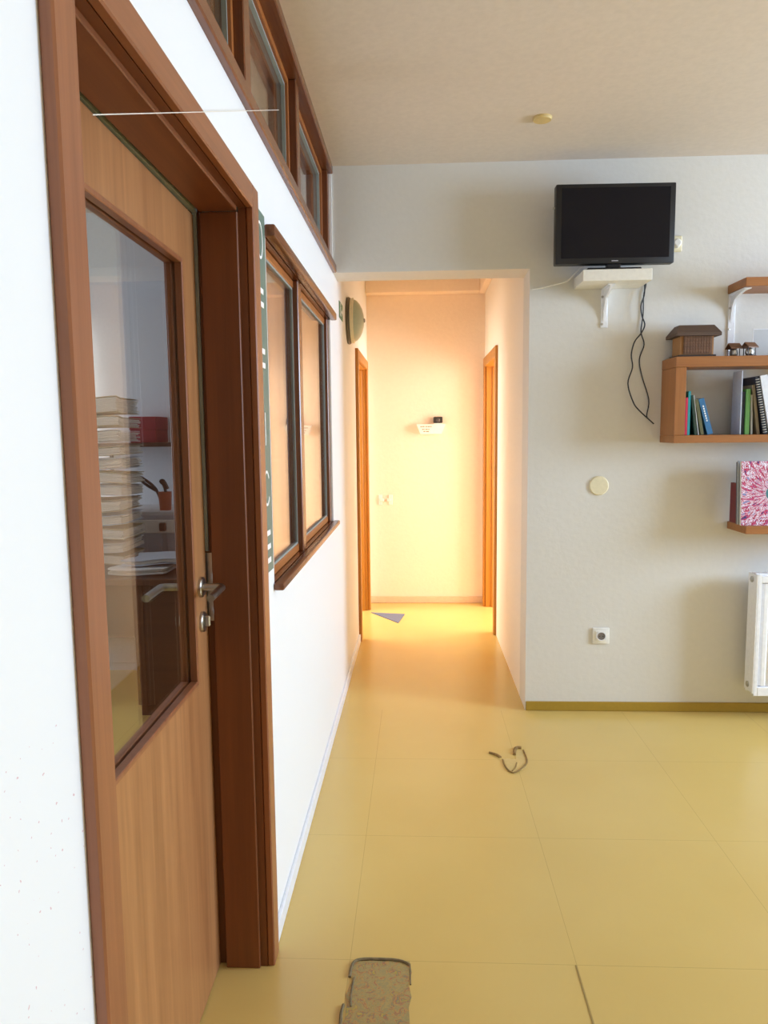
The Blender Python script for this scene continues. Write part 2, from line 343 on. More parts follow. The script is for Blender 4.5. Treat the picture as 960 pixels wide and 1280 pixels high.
# ------------------------------------------------------------------ window_1 in the left wall
w1 = thing('window_1', (-.46, 2.8, 1.02), 'two-pane timber window in the left wall looking into the office', 'window', kind='structure')
WY0, WY1, WZ0, WZ1 = 2.06, 3.545, 1.02, 1.985
f = MB(); f.box(-.466, -.424, WY0, WY0+.045, WZ0+.002, WZ1-.002, .003); make('window_frame', f, m_win, w1)
f = MB(); f.box(-.466, -.424, WY1-.055, WY1, WZ0+.002, WZ1-.002, .003); make('window_frame', f, m_win, w1)
f = MB(); f.box(-.466, -.4195, 2.625, 2.698, WZ0+.002, WZ1-.002, .003); make('mullion', f, m_win, w1)
for a0, a1 in ((WY0+.045, 2.625), (2.698, WY1-.055)):
    f = MB(); f.box(-.466, -.436, a0+.0005, a1-.0005, WZ0+.002, WZ0+.030, .003); make('window_rail', f, m_orangeh, w1)
    f = MB(); f.box(-.466, -.436, a0+.0005, a1-.0005, WZ1-.028, WZ1-.002, .003); make('window_rail', f, m_orangeh, w1)
    q = MB()
    for (b0, b1, z0, z1) in ((a0+.001, a0+.008, WZ0+.030, WZ1-.028), (a1-.008, a1-.001, WZ0+.030, WZ1-.028), (a0+.008, a1-.008, WZ0+.030, WZ0+.037), (a0+.008, a1-.008, WZ1-.035, WZ1-.028)):
        q.box(-.4445, -.4395, b0, b1, z0, z1)
    make('gasket', q, m_gasket, w1)
    g = MB(); g.box(-.449, -.445, a0+.001, a1-.001, WZ0+.031, WZ1-.029); g.box(-.463, -.459, a0+.001, a1-.001, WZ0+.031, WZ1-.029); make('double_pane', g, m_glass, w1, smooth=False)
f = MB(); f.box(-.49, -.4175, 2.0605, 3.5445, 1.0005, 1.0215); f.box(XL, -.386, 2.045, 3.565, 1.0, 1.0215, .006, 2); make('window_sill', f, m_winh, w1)
f = MB(); f.box(-.49, -.4175, 2.0605, 3.5445, 1.984, 2.0115); f.box(XL, -.386, 2.045, 3.565, 1.984, 2.018, .006, 2); make('window_head', f, m_winh, w1)

# ------------------------------------------------------------------ window_2: transom under the ceiling
w2 = thing('window_2', (-.47, 2.0, 2.24), 'long dark timber transom window between wall and ceiling', 'window', kind='structure')
TZ = 2.24
f = MB(); f.box(-.535, -.398, .30, 3.705, TZ-.004, TZ+.034, .004); make('window_sill', f, m_winh, w2)
f = MB(); f.box(-.535, -.408, .30, 3.705, 2.703, ZC-.0015, .004); make('window_head', f, m_winh, w2)
posts = [(.30, .38), (1.085, 1.155), (1.925, 1.99), (2.735, 2.80), (3.645, 3.70)]
for a, b_ in posts:
    f = MB(); f.box(-.500, -.428, a, b_, TZ+.034, 2.703, .003); make('mullion', f, m_win, w2)
for (a, b_), (c_, d_) in zip(posts[:-1], posts[1:]):
    q = MB()
    for (y0, y1, z0, z1) in ((b_, b_+.014, TZ+.034, 2.703), (c_-.014, c_, TZ+.034, 2.703)): q.box(-.499, -.455, y0, y1, z0, z1, .002)
    for (y0, y1, z0, z1) in ((b_+.014, c_-.014, TZ+.034, TZ+.05), (b_+.014, c_-.014, 2.683, 2.703)): q.box(-.499, -.455, y0, y1, z0, z1, .002)
    make('window_frame', q, m_orange, w2)
    q = MB()
    for (y0, y1, z0, z1) in ((b_+.014, b_+.021, TZ+.05, 2.683), (c_-.021, c_-.014, TZ+.05, 2.683), (b_+.021, c_-.021, 2.675, 2.683)): q.box(-.479, -.466, y0, y1, z0, z1)
    make('gasket', q, m_gasket, w2)
    g = MB(); g.box(-.483, -.480, b_+.014, c_-.014, TZ+.05, 2.683); g.box(-.498, -.494, b_+.014, c_-.014, TZ+.05, 2.683); make('pane', g, m_glass, w2, smooth=False)

# ------------------------------------------------------------------ corridor doorways
d2 = thing('door_2', (-.45, 5.44, 0), 'warm-lit timber doorway on the left of the corridor', 'door', kind='structure')
XC = -.396
for a, b_ in ((4.945, 5.01), (5.865, 5.93)):
    f = MB(); f.box(XL-.001, XC, a, b_, 0, 2.01, .003); make('door_casing', f, m_cord, d2)
f = MB(); f.box(XL-.001, XC, 5.0105, 5.8645, 1.945, 2.01, .003); make('door_casing', f, m_cord, d2)
f = MB(); f.box(-.55, XL-.0015, 5.845, 5.9045, 0, 1.94); f.box(-.50, -.44, 5.835, 5.846, 0, 1.94, .002); make('door_lining', f, m_cord, d2)
f = MB(); f.box(-.55, XL-.0015, 4.9705, 5.03, 0, 1.94); make('door_lining', f, m_cord, d2)
f = MB(); f.box(-.55, XL-.0015, 4.9705, 5.9045, 1.94, 1.9795); make('door_lining', f, m_cord, d2)
d3 = thing('door_3', (.58, 5.6, 0), 'warm-lit timber doorway on the right of the corridor', 'door', kind='structure')
for a, b_ in ((5.125, 5.20), (5.985, 6.06)):
    f = MB(); f.box(.532, XR+.001, a, b_, 0, 2.035, .003); make('door_casing', f, m_cord, d3)
f = MB(); f.box(.532, XR+.001, 5.2005, 5.9845, 1.962, 2.035, .003); make('door_casing', f, m_cord, d3)
f = MB(); f.box(XR+.0015, .68, 5.975, 5.9995, 0, 1.965); f.box(.60, .65, 5.965, 5.976, 0, 1.965, .002); make('door_lining', f, m_cord, d3)
f = MB(); f.box(XR+.0015, .68, 5.1855, 5.21, 0, 1.965); make('door_lining', f, m_cord, d3)
f = MB(); f.box(XR+.0015, .68, 5.1855, 5.9995, 1.965, 1.9895); make('door_lining', f, m_cord, d3)

# ------------------------------------------------------------------ office behind the door glass
t = thing('office_shelf', (-1.85, 4.6, 1.38), 'dark wooden wall shelf in the office seen through the door glass', 'shelf')
make('board', MB().box(-2.1, -1.3, 4.45, 4.749, 1.375, 1.40, .003), m_dark, t)
for x in (-2.03, -1.36): make('bracket', MB().prism([(x, 4.50, 1.3745), (x, 4.749, 1.3745), (x, 4.749, 1.2), (x, 4.735, 1.2), (x, 4.735, 1.36), (x, 4.50, 1.36)], (.02, 0, 0)), m_black, t)
t = thing('red_box_file', (-1.72, 4.6, 1.40), 'dark red box file on the office shelf behind the door glass', 'box')
m_red = flat('red_card', (150, 40, 52), .6)
make('body', MB().box(-1.80, -1.635, 4.52, 4.74, 1.4005, 1.48, .003), m_red, t); make('lid', MB().box(-1.803, -1.632, 4.517, 4.743, 1.48, 1.562, .003), m_red, t)
t = thing('office_cabinet', (-1.65, 4.5, 0), 'pale low cabinet along the office wall carrying the pencil pot', 'cabinet')
make('body', MB().box(-2.3, -1.15, 4.32, 4.749, 0, .965), flat('pale_cabinet', (196, 200, 210), .6), t)
make('worktop', MB().box(-2.32, -1.13, 4.29, 4.749, .966, .99, .004), flat('pale_worktop', (206, 208, 214), .5), t)
d = MB()
for i in range(3): d.box(-2.28+i*.38, -1.93+i*.38, 4.305, 4.319, .05, .93, .003)
make('door', d, flat('pale_cabinet_door', (186, 192, 204), .6), t)
t = thing('pencil_pot', (-1.47, 4.38, .99), 'terracotta pot holding dark scissors on the office cabinet', 'pot')
m_terra = flat('terracotta', (176, 92, 62), .7)
make('pot', MB().lathe([(.034, 0), (.040, .10), (.040, .112), (.034, .112), (.030, .01)], (-1.545, 4.38, .9905), n=24), m_terra, t)
s = MB(); s.X = Matrix.Translation((-.07, 0, 0)); s.tube([(-1.49, 4.38, 1.01), (-1.53, 4.38, 1.12), (-1.60, 4.38, 1.18), (-1.625, 4.38, 1.19), (-1.60, 4.38, 1.155), (-1.53, 4.38, 1.11)], .009, 8, 3)
make('scissors', s, m_black, t)
s = MB(); s.X = Matrix.Translation((-.07, 0, 0)); s.tube([(-1.46, 4.38, 1.01), (-1.475, 4.38, 1.13), (-1.50, 4.38, 1.165), (-1.48, 4.38, 1.17), (-1.455, 4.38, 1.12)], .009, 8, 3)
make('scissors', s, m_black, t)
t = thing('power_socket_strip', (-1.5, 4.3, .9), 'white socket strip with a dark plug below the office cabinet top', 'socket')
make('casing', MB().box(-1.72, -1.42, 4.288, 4.3045, .86, .94, .004), m_white, t)
make('plug', MB().box(-1.55, -1.51, 4.262, 4.288, .875, .925, .005), m_dark, t)
t = thing('desk', (-1.65, 3.9, 0), 'dark wooden office desk under the stacked folders', 'desk')
make('desktop', MB().box(-2.4, -1.05, 3.52, 4.22, .70, .735, .004), m_dark, t)
make('drawer_unit', MB().box(-1.45, -1.08, 3.58, 4.2, .06, .6995, .004), m_dark, t)
for x in (-2.36,):
    for y in (3.56, 4.15): make('leg', MB().box(x, x+.05, y, y+.05, 0, .6995, .003), m_dark, t)
make('plinth', MB().box(-1.44, -1.09, 3.6, 4.18, 0, .0595), m_dark, t)
make('modesty_panel', MB().box(-2.3, -1.4505, 4.17, 4.185, .25, .6995), m_dark, t)
def bundle(name, x0, x1, y0, y1, z, h, label, mat, wob, group, seed):
    """one bulging folder: bent card cover with loose sheets between"""
    rnd = random.Random(seed); root = thing(name, ((x0+x1)/2, (y0+y1)/2, z), label, 'folder', group)
    ph = rnd.uniform(0, 6)
    def sheet(mb, a, th, ex):
        nx, ny = 12, 6; g = [[None]*(ny+1) for _ in range(nx+1)]; lo = []
        vs = []; fs = []
        for k in (0, 1):
            for i in range(nx+1):
                for j in range(ny+1):
                    u, v = i/nx, j/ny
                    zz = a + k*th + wob*(math.sin(u*5+ph+v)*.5+.5)*(1 if j == 0 else .5)*.5
                    vs.append((x0-ex+.02*math.sin(v*7+ph)*(1-u)+(x1-x0+2*ex)*u, y0-ex+(y1-y0+2*ex)*v, z+zz))
        K = (nx+1)*(ny+1); id_ = lambda i, j, k: k*K+i*(ny+1)+j
        for i in range(nx):
            for j in range(ny):
                fs += [(id_(i, j, 0), id_(i+1, j, 0), id_(i+1, j+1, 0), id_(i, j+1, 0)), (id_(i, j, 1), id_(i, j+1, 1), id_(i+1, j+1, 1), id_(i+1, j, 1))]
        for i in range(nx):
            fs += [(id_(i, 0, 0), id_(i, 0, 1), id_(i+1, 0, 1), id_(i+1, 0, 0)), (id_(i, ny, 0), id_(i+1, ny, 0), id_(i+1, ny, 1), id_(i, ny, 1))]
        for j in range(ny):
            fs += [(id_(0, j, 0), id_(0, j+1, 0), id_(0, j+1, 1), id_(0, j, 1)), (id_(nx, j, 0), id_(nx, j, 1), id_(nx, j+1, 1), id_(nx, j+1, 0))]
        mb._add(vs, fs)
    a = MB(); sheet(a, 0, .003, .006); sheet(a, h-.004, .003, .006); make('cover', a, mat, root)
    a = MB(); n = max(2, int(h/.009))
    for i in range(n): sheet(a, .005+(h-.012)*i/n, (h-.012)/n*.7, rnd.uniform(-.012, .008))
    make('sheets', a, m_paper, root)
zz = .737; 
WORDS = ['lowest', 'second from the bottom', 'third from the bottom', 'fourth from the bottom', 'fifth from the bottom', 'sixth from the bottom', 'seventh from the bottom', 'eighth from the bottom', 'ninth from the bottom', 'tenth from the bottom', 'second from the top', 'topmost']
FM = [m_manila, flat('white_card', (222, 222, 220), .7), flat('buff_card', (190, 176, 140), .7), flat('pale_blue_card', (196, 206, 220), .7)]
for i in range(12):
    h = [.055, .051, .059, .053, .063, .051, .057, .059, .049, .059, .055, .085][i]
    dx = random.uniform(-.012, .012)
    bundle('paper_folder', -2.02+dx, -1.60+dx, 3.86, 4.16, zz, h, 'bulging paper folder, %s of the tall stack behind the door glass' % WORDS[i], FM[i % 4 if i < 11 else 2], .036, 'stacked folders in the office', i)
    zz += h + .019
for i, (x0, x1, y0, y1, z) in enumerate([(-1.58, -1.30, 3.60, 3.85, .737), (-1.56, -1.28, 3.88, 4.12, .737), (-1.52, -1.22, 3.66, 3.92, .775)]):
    bundle('paper_bundle', x0, x1, y0, y1, z, .028, ['front', 'rear', 'upper'][i] + ' loose paper bundle on the desk right of the folder stack', FM[(i+1) % 4], .02 if i < 2 else .03, 'loose papers on the desk', 40+i)

# ------------------------------------------------------------------ sign beside the door
t = thing('wall_sign', (XL, 1.97, 1.07), 'tall grey-green sign reading OFFICE downwards between door and window', 'sign')
make('board', MB().box(XL, XL+.004, 1.90, 2.036, 1.068, 2.034, .001), m_sign, t)
L = MB(); xs = XL+.0042
def seg(y0, y1, z0, z1): L.box(xs, xs+.0015, y0, y1, z0, z1)
def arc(yc, zc, ry, rz, a0, a1, w=.007, n=14):
    P = [];
    for sgn in (1, -1):
        rng = range(n+1) if sgn > 0 else range(n, -1, -1)
        for i in rng:
            a = math.radians(a0+(a1-a0)*i/n); P.append((xs, yc+(ry+sgn*w/2)*math.cos(a), zc+(rz+sgn*w/2)*math.sin(a)))
    L.prism(P, (.0015, 0, 0))
def letter():
    global L
    make('letter', L, m_paint, t); L = MB()
arc(1.965, 1.955, .030, .045, 0, 359.9, n=40); letter()                          # round letter
seg(1.942, 1.949, 1.745, 1.832)
for z in (1.825, 1.790): seg(1.9492, 1.990, z-.007, z+.007)               # bar ends
letter(); seg(1.942, 1.949, 1.586, 1.675)
for z in (1.668, 1.631): seg(1.9492, 1.990, z-.007, z+.007)
letter()
seg(1.966, 1.973, 1.418, 1.506); letter()                                 # upright stroke
arc(1.968, 1.301, .033, .045, 35, 325, n=40); letter()   # open round letter
seg(1.942, 1.949, 1.095, 1.185)
for z in (1.178, 1.140, 1.102): seg(1.9492, 1.997, z-.007, z+.007)         # three bar ends
letter()

# ------------------------------------------------------------------ corridor fittings
t = thing('wall_lamp', (XL, 4.44, 2.11), 'round dome wall lamp above the left corridor doorway', 'lamp')
lc = (XL, 4.44, 2.112)
make('backplate', MB().lathe([(.135, 0), (.138, .012), (.130, .022)], lc, (1, 0, 0), 40), flat('backplate_shadow_line', (96, 88, 74), .5), t)  # plate coloured dark to paint the shadow line behind the rim
make('rim', MB().lathe([(.126, .0222), (.131, .024), (.131, .040), (.120, .044)], lc, (1, 0, 0), 40), m_cream, t)
make('lamp_shade', MB().lathe([(.122, .0442), (.114, .058), (.096, .074), (.068, .088), (.036, .096), (.014, .098)], lc, (1, 0, 0), 40), flat('frosted_glass', (176, 186, 164), .35), t)
make('finial', MB().lathe([(.012, .098), (.013, .104), (.006, .108)], lc, (1, 0, 0), 16), m_steel, t)
t = thing('exit_sign', (XL, 4.05, 2.1), 'small green exit sign with white symbols beside the wall lamp', 'sign')
make('plate', MB().box(XL, XL+.003, 3.965, 4.135, 2.062, 2.148), flat('exit_green', (70, 120, 84), .5), t)
e = MB(); x0 = XL+.0032
e.cyl((x0, 4.020, 2.136), (x0+.001, 4.020, 2.136), .008, 14)
e.prism([(x0, 4.010, 2.126), (x0, 4.030, 2.122), (x0, 4.026, 2.100), (x0, 4.012, 2.102)], (.001, 0, 0))
e.prism([(x0, 4.013, 2.102), (x0, 4.022, 2.102), (x0, 4.006, 2.074), (x0, 3.998, 2.076)], (.001, 0, 0))
e.prism([(x0, 4.018, 2.102), (x0, 4.027, 2.101), (x0, 4.042, 2.078), (x0, 4.034, 2.074)], (.001, 0, 0))
e.prism([(x0, 4.06, 2.098), (x0, 4.06, 2.110), (x0, 4.098, 2.110), (x0, 4.098, 2.122), (x0, 4.122, 2.104), (x0, 4.098, 2.086), (x0, 4.098, 2.098)], (.001, 0, 0))
make('symbols', e, m_paint, t)['label'] = 'white running figure and arrow'
t = thing('emergency_light', (.11, YE, 1.42), 'white emergency light box with faint print on the corridor end wall', 'lamp')
bx = MB(); bx.prism([(-.01, YE, 1.512), (.225, YE, 1.512), (.195, YE, 1.432), (.02, YE, 1.432)], (0, -.055, 0)); make('housing', bx, m_white, t)
bx = MB()
for r, (z, segs) in enumerate([(1.492, [(.02, .033), (.037, .05), (.054, .06), (.066, .078), (.082, .098), (.102, .112)]), (1.470, [(.035, .048), (.053, .058), (.064, .08), (.085, .094)]), (1.452, [(.045, .06), (.066, .09)])]):
    for a, b_ in segs: bx.box(a, b_, YE-.0562, YE-.0552, z-.004, z+.004)
make('print', bx, flat('grey_print', (150, 132, 104), .7), t)['label'] = 'faint grey printed lines'
t = thing('motion_sensor', (.165, YE, 1.54), 'small black sensor above the white box on the corridor end wall', 'sensor')
make('body', MB().box(.128, .204, YE-.05, YE, 1.520, 1.572, .006), flat('dark_sensor', (52, 46, 44), .5), t)
make('lens', MB().lathe([(.016, 0), (.014, .008), (.006, .012)], (.166, YE-.05, 1.544), (0, -1, 0), 18), flat('sensor_lens', (96, 86, 84), .3), t)
make('foot', MB().box(.134, .198, YE-.045, YE, 1.5125, 1.5198), m_white, t)
for i, xw in enumerate((-.318, -.232)):
    t = thing('wall_hook', (xw, YE, .885), ['left', 'right'][i] + ' one of the two small white fixings low on the corridor end wall', 'hook', 'white fixings on the corridor end wall')
    make('plate', MB().box(xw-.016, xw+.016, YE-.008, YE, .842, .928, .003), m_white, t)
    make('knob', MB().box(xw+(-.03 if i else .0), xw+(.0 if i else .03), YE-.024, YE-.0085, .872, .895, .004), m_white, t)
tr = MB(); tr.prism([(-.385, 5.77, .0005), (-.113, 5.719, .0005), (-.157, 5.448, .0005)], (0, 0, .004))
tag(make('floor_mat', tr, flat('grey_felt', (104, 110, 134), .8)), 'grey triangular scrap lying on the corridor floor by the left doorway', 'mat')

# ------------------------------------------------------------------ back wall: television on its shelf
t = thing('television_shelf', (.92, YB, 2.13), 'white bracketed wall shelf under the television', 'shelf')
make('board', MB().box(.765, 1.080, 3.509, YB, 2.134, 2.186, .002), m_whitel, t)
b = MB(); b.box(.897, .930, YB-.006, YB, 1.948, 2.1335, .002)
b.prism([(.908, YB-.006, 1.975), (.908, YB-.006, 2.128), (.908, YB-.13, 2.128), (.908, YB-.115, 2.112), (.908, YB-.045, 2.085), (.908, YB-.022, 2.04)], (.011, 0, 0))
b.box(.897, .930, YB-.135, YB-.0065, 2.128, 2.1335, .001)
br = make('bracket', b, m_enamel, t)
for z in (1.965, 2.095): make('screw', MB().lathe([(.006, 0), (.006, .002), (.003, .003)], (.9025, YB-.006, z), (0, -1, 0), 12), m_steel, br)
tv = thing('television', (.912, 3.56, 2.186), 'small black flat-screen television on the white shelf', 'television')
rot = Matrix.Translation((.912, 3.54, 0)) @ Matrix.Rotation(math.radians(1.2), 4, 'Z')
b = MB(); b.X = rot; b.box(-.273, .273, -.012, .038, 2.214, 2.571, .006, 2); b.box(-.20, .20, .038, .065, 2.26, 2.52, .012, 2); make('casing', b, m_black, tv)
b = MB(); b.X = rot; b.box(-.247, .247, -.0145, -.0123, 2.240, 2.552); make('screen', b, m_screen, tv)
b = MB(); b.X = rot
xx = -.014
for w_ in (.004, .004, .002, .004, .002, .004, .004): b.box(xx, xx+w_, -.0132, -.0122, 2.2245, 2.2285); xx += w_+.0009
make('lettering', b, flat('silver_print', (200, 200, 205), .4), tv)['label'] = 'tiny silver maker lettering'
b = MB(); b.X = rot; b.box(-.032, .032, .0, .03, 2.196, 2.222, .003); make('neck', b, m_black, tv)
b = MB(); b.X = rot; b.box(-.125, .125, -.015, .10, 2.1865, 2.197, .004); make('foot', b, m_black, tv)
b = MB(); b.X = rot; b.box(-.283, -.2735, .01, .018, 2.468, 2.476, .001); make('button', b, m_steel, tv)
def onwall(L, y): return [(x, y, z) for x, z in L]
ca = [(1.05, YB-.1, 2.20), (1.082, YB-.04, 2.20), (1.099, YB-.02, 2.151)]
PA = ca + onwall([(1.097, 2.096), (1.083, 2.046), (1.09, 1.996), (1.104, 1.955), (1.087, 1.915), (1.057, 1.875), (1.043, 1.814), (1.05, 1.752), (1.03, 1.675), (1.057, 1.587), (1.087, 1.545), (1.161, 1.477)], YB-.026)
PB = [(1.06, YB-.07, 2.1955), (1.09, YB-.026, 2.193), (1.109, YB-.008, 2.151)] + onwall([(1.10, 2.096), (1.10, 2.006), (1.092, 1.925), (1.109, 1.864), (1.088, 1.792), (1.103, 1.71), (1.139, 1.596), (1.131, 1.519), (1.14, 1.502)], YB-.007)
m_cable = flat('black_cable', (38, 42, 50), .5)
tag(make('power_cable', MB().tube(PA, .0032), m_cable), 'black cable hanging from the television shelf, the one ending in a plug tip', 'cable', 'cables under the television')
tag(make('power_cable', MB().tube(PB, .0028), m_cable), 'thinner black cable hanging straighter below the television shelf', 'cable', 'cables under the television')
tag(make('aerial_cable', MB().tube([(.563, YB-.003, 2.139), (.60, YB-.008, 2.142), (.66, YB-.03, 2.152), (.72, YB-.05, 2.165), (.75, YB-.07, 2.192), (.80, YB-.09, 2.24), (.86, YB-.09, 2.29)], .0034), m_white), 'white cable running from the wall to behind the television', 'cable')
t = thing('wall_socket', (1.26, YB, 2.34), 'white socket partly hidden behind the television right edge', 'socket')
make('plate', MB().box(1.215, 1.275, YB-.012, YB, 2.300, 2.375, .004), m_cream, t); make('plug', MB().lathe([(.022, 0), (.02, .02), (.014, .026)], (1.245, YB-.012, 2.337), (0, -1, 0), 20), m_white, t)

# ------------------------------------------------------------------ wall plates
t = thing('wall_socket', (.931, YB, .4), 'white square power socket low on the back wall', 'socket')
make('plate', MB().box(.889, .974, YB-.010, YB, .359, .442, .004, 2), m_white, t)
make('insert', MB().box(.903, .960, YB-.013, YB-.0102, .373, .428, .002), m_white, t)
make('socket_ring', MB().lathe([(.024, 0), (.024, .004), (.0205, .004), (.0195, .0005)], (.9315, YB-.013, .4005), (0, -1, 0), 28), m_enamel, t)
q = MB(); q.lathe([(.0193, 0), (.0190, .0016)], (.9315, YB-.013, .4005), (0, -1, 0), 28); make('recess', q, flat('socket_shadow_grey', (120, 112, 106), .6), t)
for dx in (-.0085, .0085): make('pin_hole', MB().cyl((.9315+dx, YB-.0146, .4005), (.9315+dx, YB-.0154, .4005), .003, 12), m_black, t)
tag(make('blank_cover', MB().lathe([(.049, 0), (.049, .004), (.044, .008), (.0, .009)], (.906, YB, 1.172), (0, -1, 0), 40), m_cream), 'round cream blank cover plate at the middle of the back wall', 'cover')
tag(make('ceiling_rose', MB().lathe([(.040, 0), (.040, .006), (.036, .012), (0, .013)], (.523, 3.221, ZC), (0, 0, -1), 36), flat('yellowed_plastic', (216, 190, 130), .5)), 'round yellowed cap on the ceiling near the back wall', 'cover')
tag(make('string', MB().tube([(-.394, .92, 1.838), (-.3955, 2.2, 2.375)], .0008, 6, 1), flat('white_thread', (236, 230, 220), .7)), 'thin white string stretched from the door casing up to the transom', 'string')

# ------------------------------------------------------------------ bookshelf
SX0, SX1, SY, SB, ST = 1.200, 2.05, 3.509, 1.385, 1.785
t = thing('bookshelf', (1.6, YB, SB), 'wooden box shelf on the back wall holding books', 'shelf')
make('board', MB().box(SX0, SX1, SY, YB, ST-.048, ST, .002), m_shelf, t)
make('board', MB().box(SX0, SX1, SY, YB, SB, SB+.036, .002), m_shelf, t)
make('side_panel', MB().box(SX0+.0005, SX0+.050, SY+.0005, YB, SB+.0365, ST-.0485, .002), m_shelfv, t)
make('side_panel', MB().box(SX1-.050, SX1-.0005, SY+.0005, YB, SB+.0365, ST-.0485, .002), m_shelfv, t)
t = thing('wall_shelf', (1.75, YB, 2.1), 'upper wooden wall shelf on a white bracket above the bookshelf', 'shelf')
make('board', MB().box(1.503, 2.2, SY, YB, 2.098, 2.138, .002), m_shelf, t)
b = MB(); b.box(1.508, 1.542, YB-.006, YB, 1.80, 2.0975, .002)
b.prism([(1.518, YB-.006, 1.96), (1.518, YB-.006, 2.09), (1.518, YB-.165, 2.0925), (1.518, YB-.10, 2.082), (1.518, YB-.045, 2.064), (1.518, YB-.020, 2.03)], (.012, 0, 0)); b.box(1.508, 1.542, YB-.17, YB-.0065, 2.0925, 2.0975, .001)
b = make('bracket', b, m_enamel, t)
for z in (1.83, 1.93, 2.03): make('screw', MB().lathe([(.005, 0), (.005, .002), (.003, .003)], (1.513, YB-.006, z), (0, -1, 0), 10), m_steel, b)
t = thing('picture_ledge', (1.75, YB, .95), 'lower wooden wall ledge carrying the red painting', 'shelf')
make('board', MB().box(1.545, 2.2, SY, YB, .953, .990, .002), m_shelf, t); make('lip', MB().box(1.545, 2.2, SY-.012, SY-.0005, .953, .990, .002), m_shelf, t)

# books
def book(name, x, y, z, th, h, dp, lean, cover, label, group, pages=True):
    root = thing(name, (x, y, z), label, 'book', group); root.rotation_euler = (0, math.radians(lean), 0)
    w = min(.0022, th*.25); c_ = MB()
    if pages:
        c_.box(0, w, 0, dp, 0, h); c_.box(th-w, th, 0, dp, 0, h); c_.box(0, th, -.0012, .001, 0, h, .0006)
        p_ = MB(); p_.box(w+.0003, th-w-.0003, .0014, dp-.003, .003, h-.003); make('page_block', p_, m_paper, root, local=True)
    else: c_.box(0, th, 0, dp, 0, h, .0008)
    make('cover', c_, cover, root, local=True); return root
zf = SB+.0365; yb = 3.55; G = 'books in the box shelf'
def clear_x(prev, h, lean):
    """leftmost x at which a book of height h leaning left by lean degrees just touches the previous one"""
    xp, th, hp, lp = prev; p, q = math.radians(lp), math.radians(lean)
    c0 = (xp+th*math.cos(p), th*math.sin(p)); c1 = (c0[0]-hp*math.sin(p), c0[1]+hp*math.cos(p))
    xs = [c0[0]+c0[1]*math.tan(q), c1[0]+min(c1[1], 9)*math.tan(q) if c1[1] <= h*math.cos(q) else -9]
    z = h*math.cos(q)
    if c0[1] <= z <= c1[1]: xs.append(c0[0]-(z-c0[1])*math.tan(p)+h*math.sin(q))
    return max(xs)+.0007
def row(start, items, group):
    prev = start; out = []
    for nm, y, th, h, dp, lean, mat, label, pages in items:
        x = clear_x(prev, h, lean); out.append(book(nm, x, y, zf+.0003, th, h, dp, -lean, mat, label, group, pages)); prev = (x, th, h, lean)
    return out
yb = 3.518
r1 = row((1.253, .0, .3, 0), [
    ('book', yb, .0095, .175, .14, 0, flat('crimson_cover', (206, 48, 84), .5), 'thin crimson book at the left end of the box shelf', True),
    ('book', yb, .0115, .204, .145, 0, flat('teal_cover', (40, 146, 156), .5), 'tall thin teal book beside the crimson one', True),
    ('book', yb, .0115, .187, .15, 7, flat('dark_green_cover', (36, 58, 44), .5), 'dark green book leaning left on the teal one', True),
    ('book', yb, .003, .188, .15, 8.5, flat('white_cover', (226, 230, 236), .5), 'white thin booklet between the dark green and olive books', False),
    ('book', yb, .015, .168, .15, 11, flat('olive_cover', (96, 94, 60), .55), 'olive brown book leaning beside the blue one', True),
    ('book', yb, .026, .172, .15, 16, flat('blue_cover', (52, 110, 158), .5), 'blue book with pale spine lettering leaning left on the box shelf', True)], G)
q = MB()
for i in range(7): q.box(.010, .016, -.002, -.0013, .062+i*.0115, .070+i*.0115)
make('lettering', q, m_paint, r1[-1], local=True)
G2 = 'books right of the pale folder'
pf = row((1.511, .0, .3, 0), [('paper_folder', 3.53, .004, .296, .10, 0, flat('pale_folder', (206, 214, 228), .4), 'tall pale card folder standing at the middle of the box shelf', False)], G)
r2 = row((1.513, .004, .296, 0), [
    ('book', 3.548, .020, .200, .085, 0, flat('near_black_cover', (44, 46, 56), .5), 'near-black book right of the pale folder', True),
    ('book', 3.54, .020, .212, .15, 0, flat('leaf_green_cover', (92, 142, 66), .5), 'leaf green book between the near-black and grey ones', True),
    ('book', 3.54, .009, .185, .15, 2, flat('grey_cover', (150, 146, 134), .6), 'grey thin book beside the leaf green one', True),
    ('book', 3.54, .014, .232, .15, 8, flat('taupe_cover', (140, 128, 108), .6), 'taupe book leaning behind the spiral notebook', True),
    ('spiral_notebook', 3.525, .018, .272, .16, 10.5, flat('charcoal_cover', (42, 44, 56), .5), 'charcoal spiral-bound notebook leaning on the box shelf', True),
    ('ring_binder', 3.52, .034, .276, .17, 11.5, flat('white_binder', (224, 228, 236), .45), 'white ring binder leaning right of the spiral notebook', True),
    ('book', 3.53, .014, .262, .16, 12, flat('navy_cover', (40, 56, 96), .5), 'navy book at the right frame edge of the box shelf', True)], G2)
q = MB()
for i in range(22):
    z = .01+i*.0118; q.tube([(.001, .006, z), (-.002, -.001, z), (.006, -.006, z), (.015, -.002, z), (.016, .006, z)], .0013, 5, 2)
make('spiral_binding', q, m_white, r2[4], local=True)

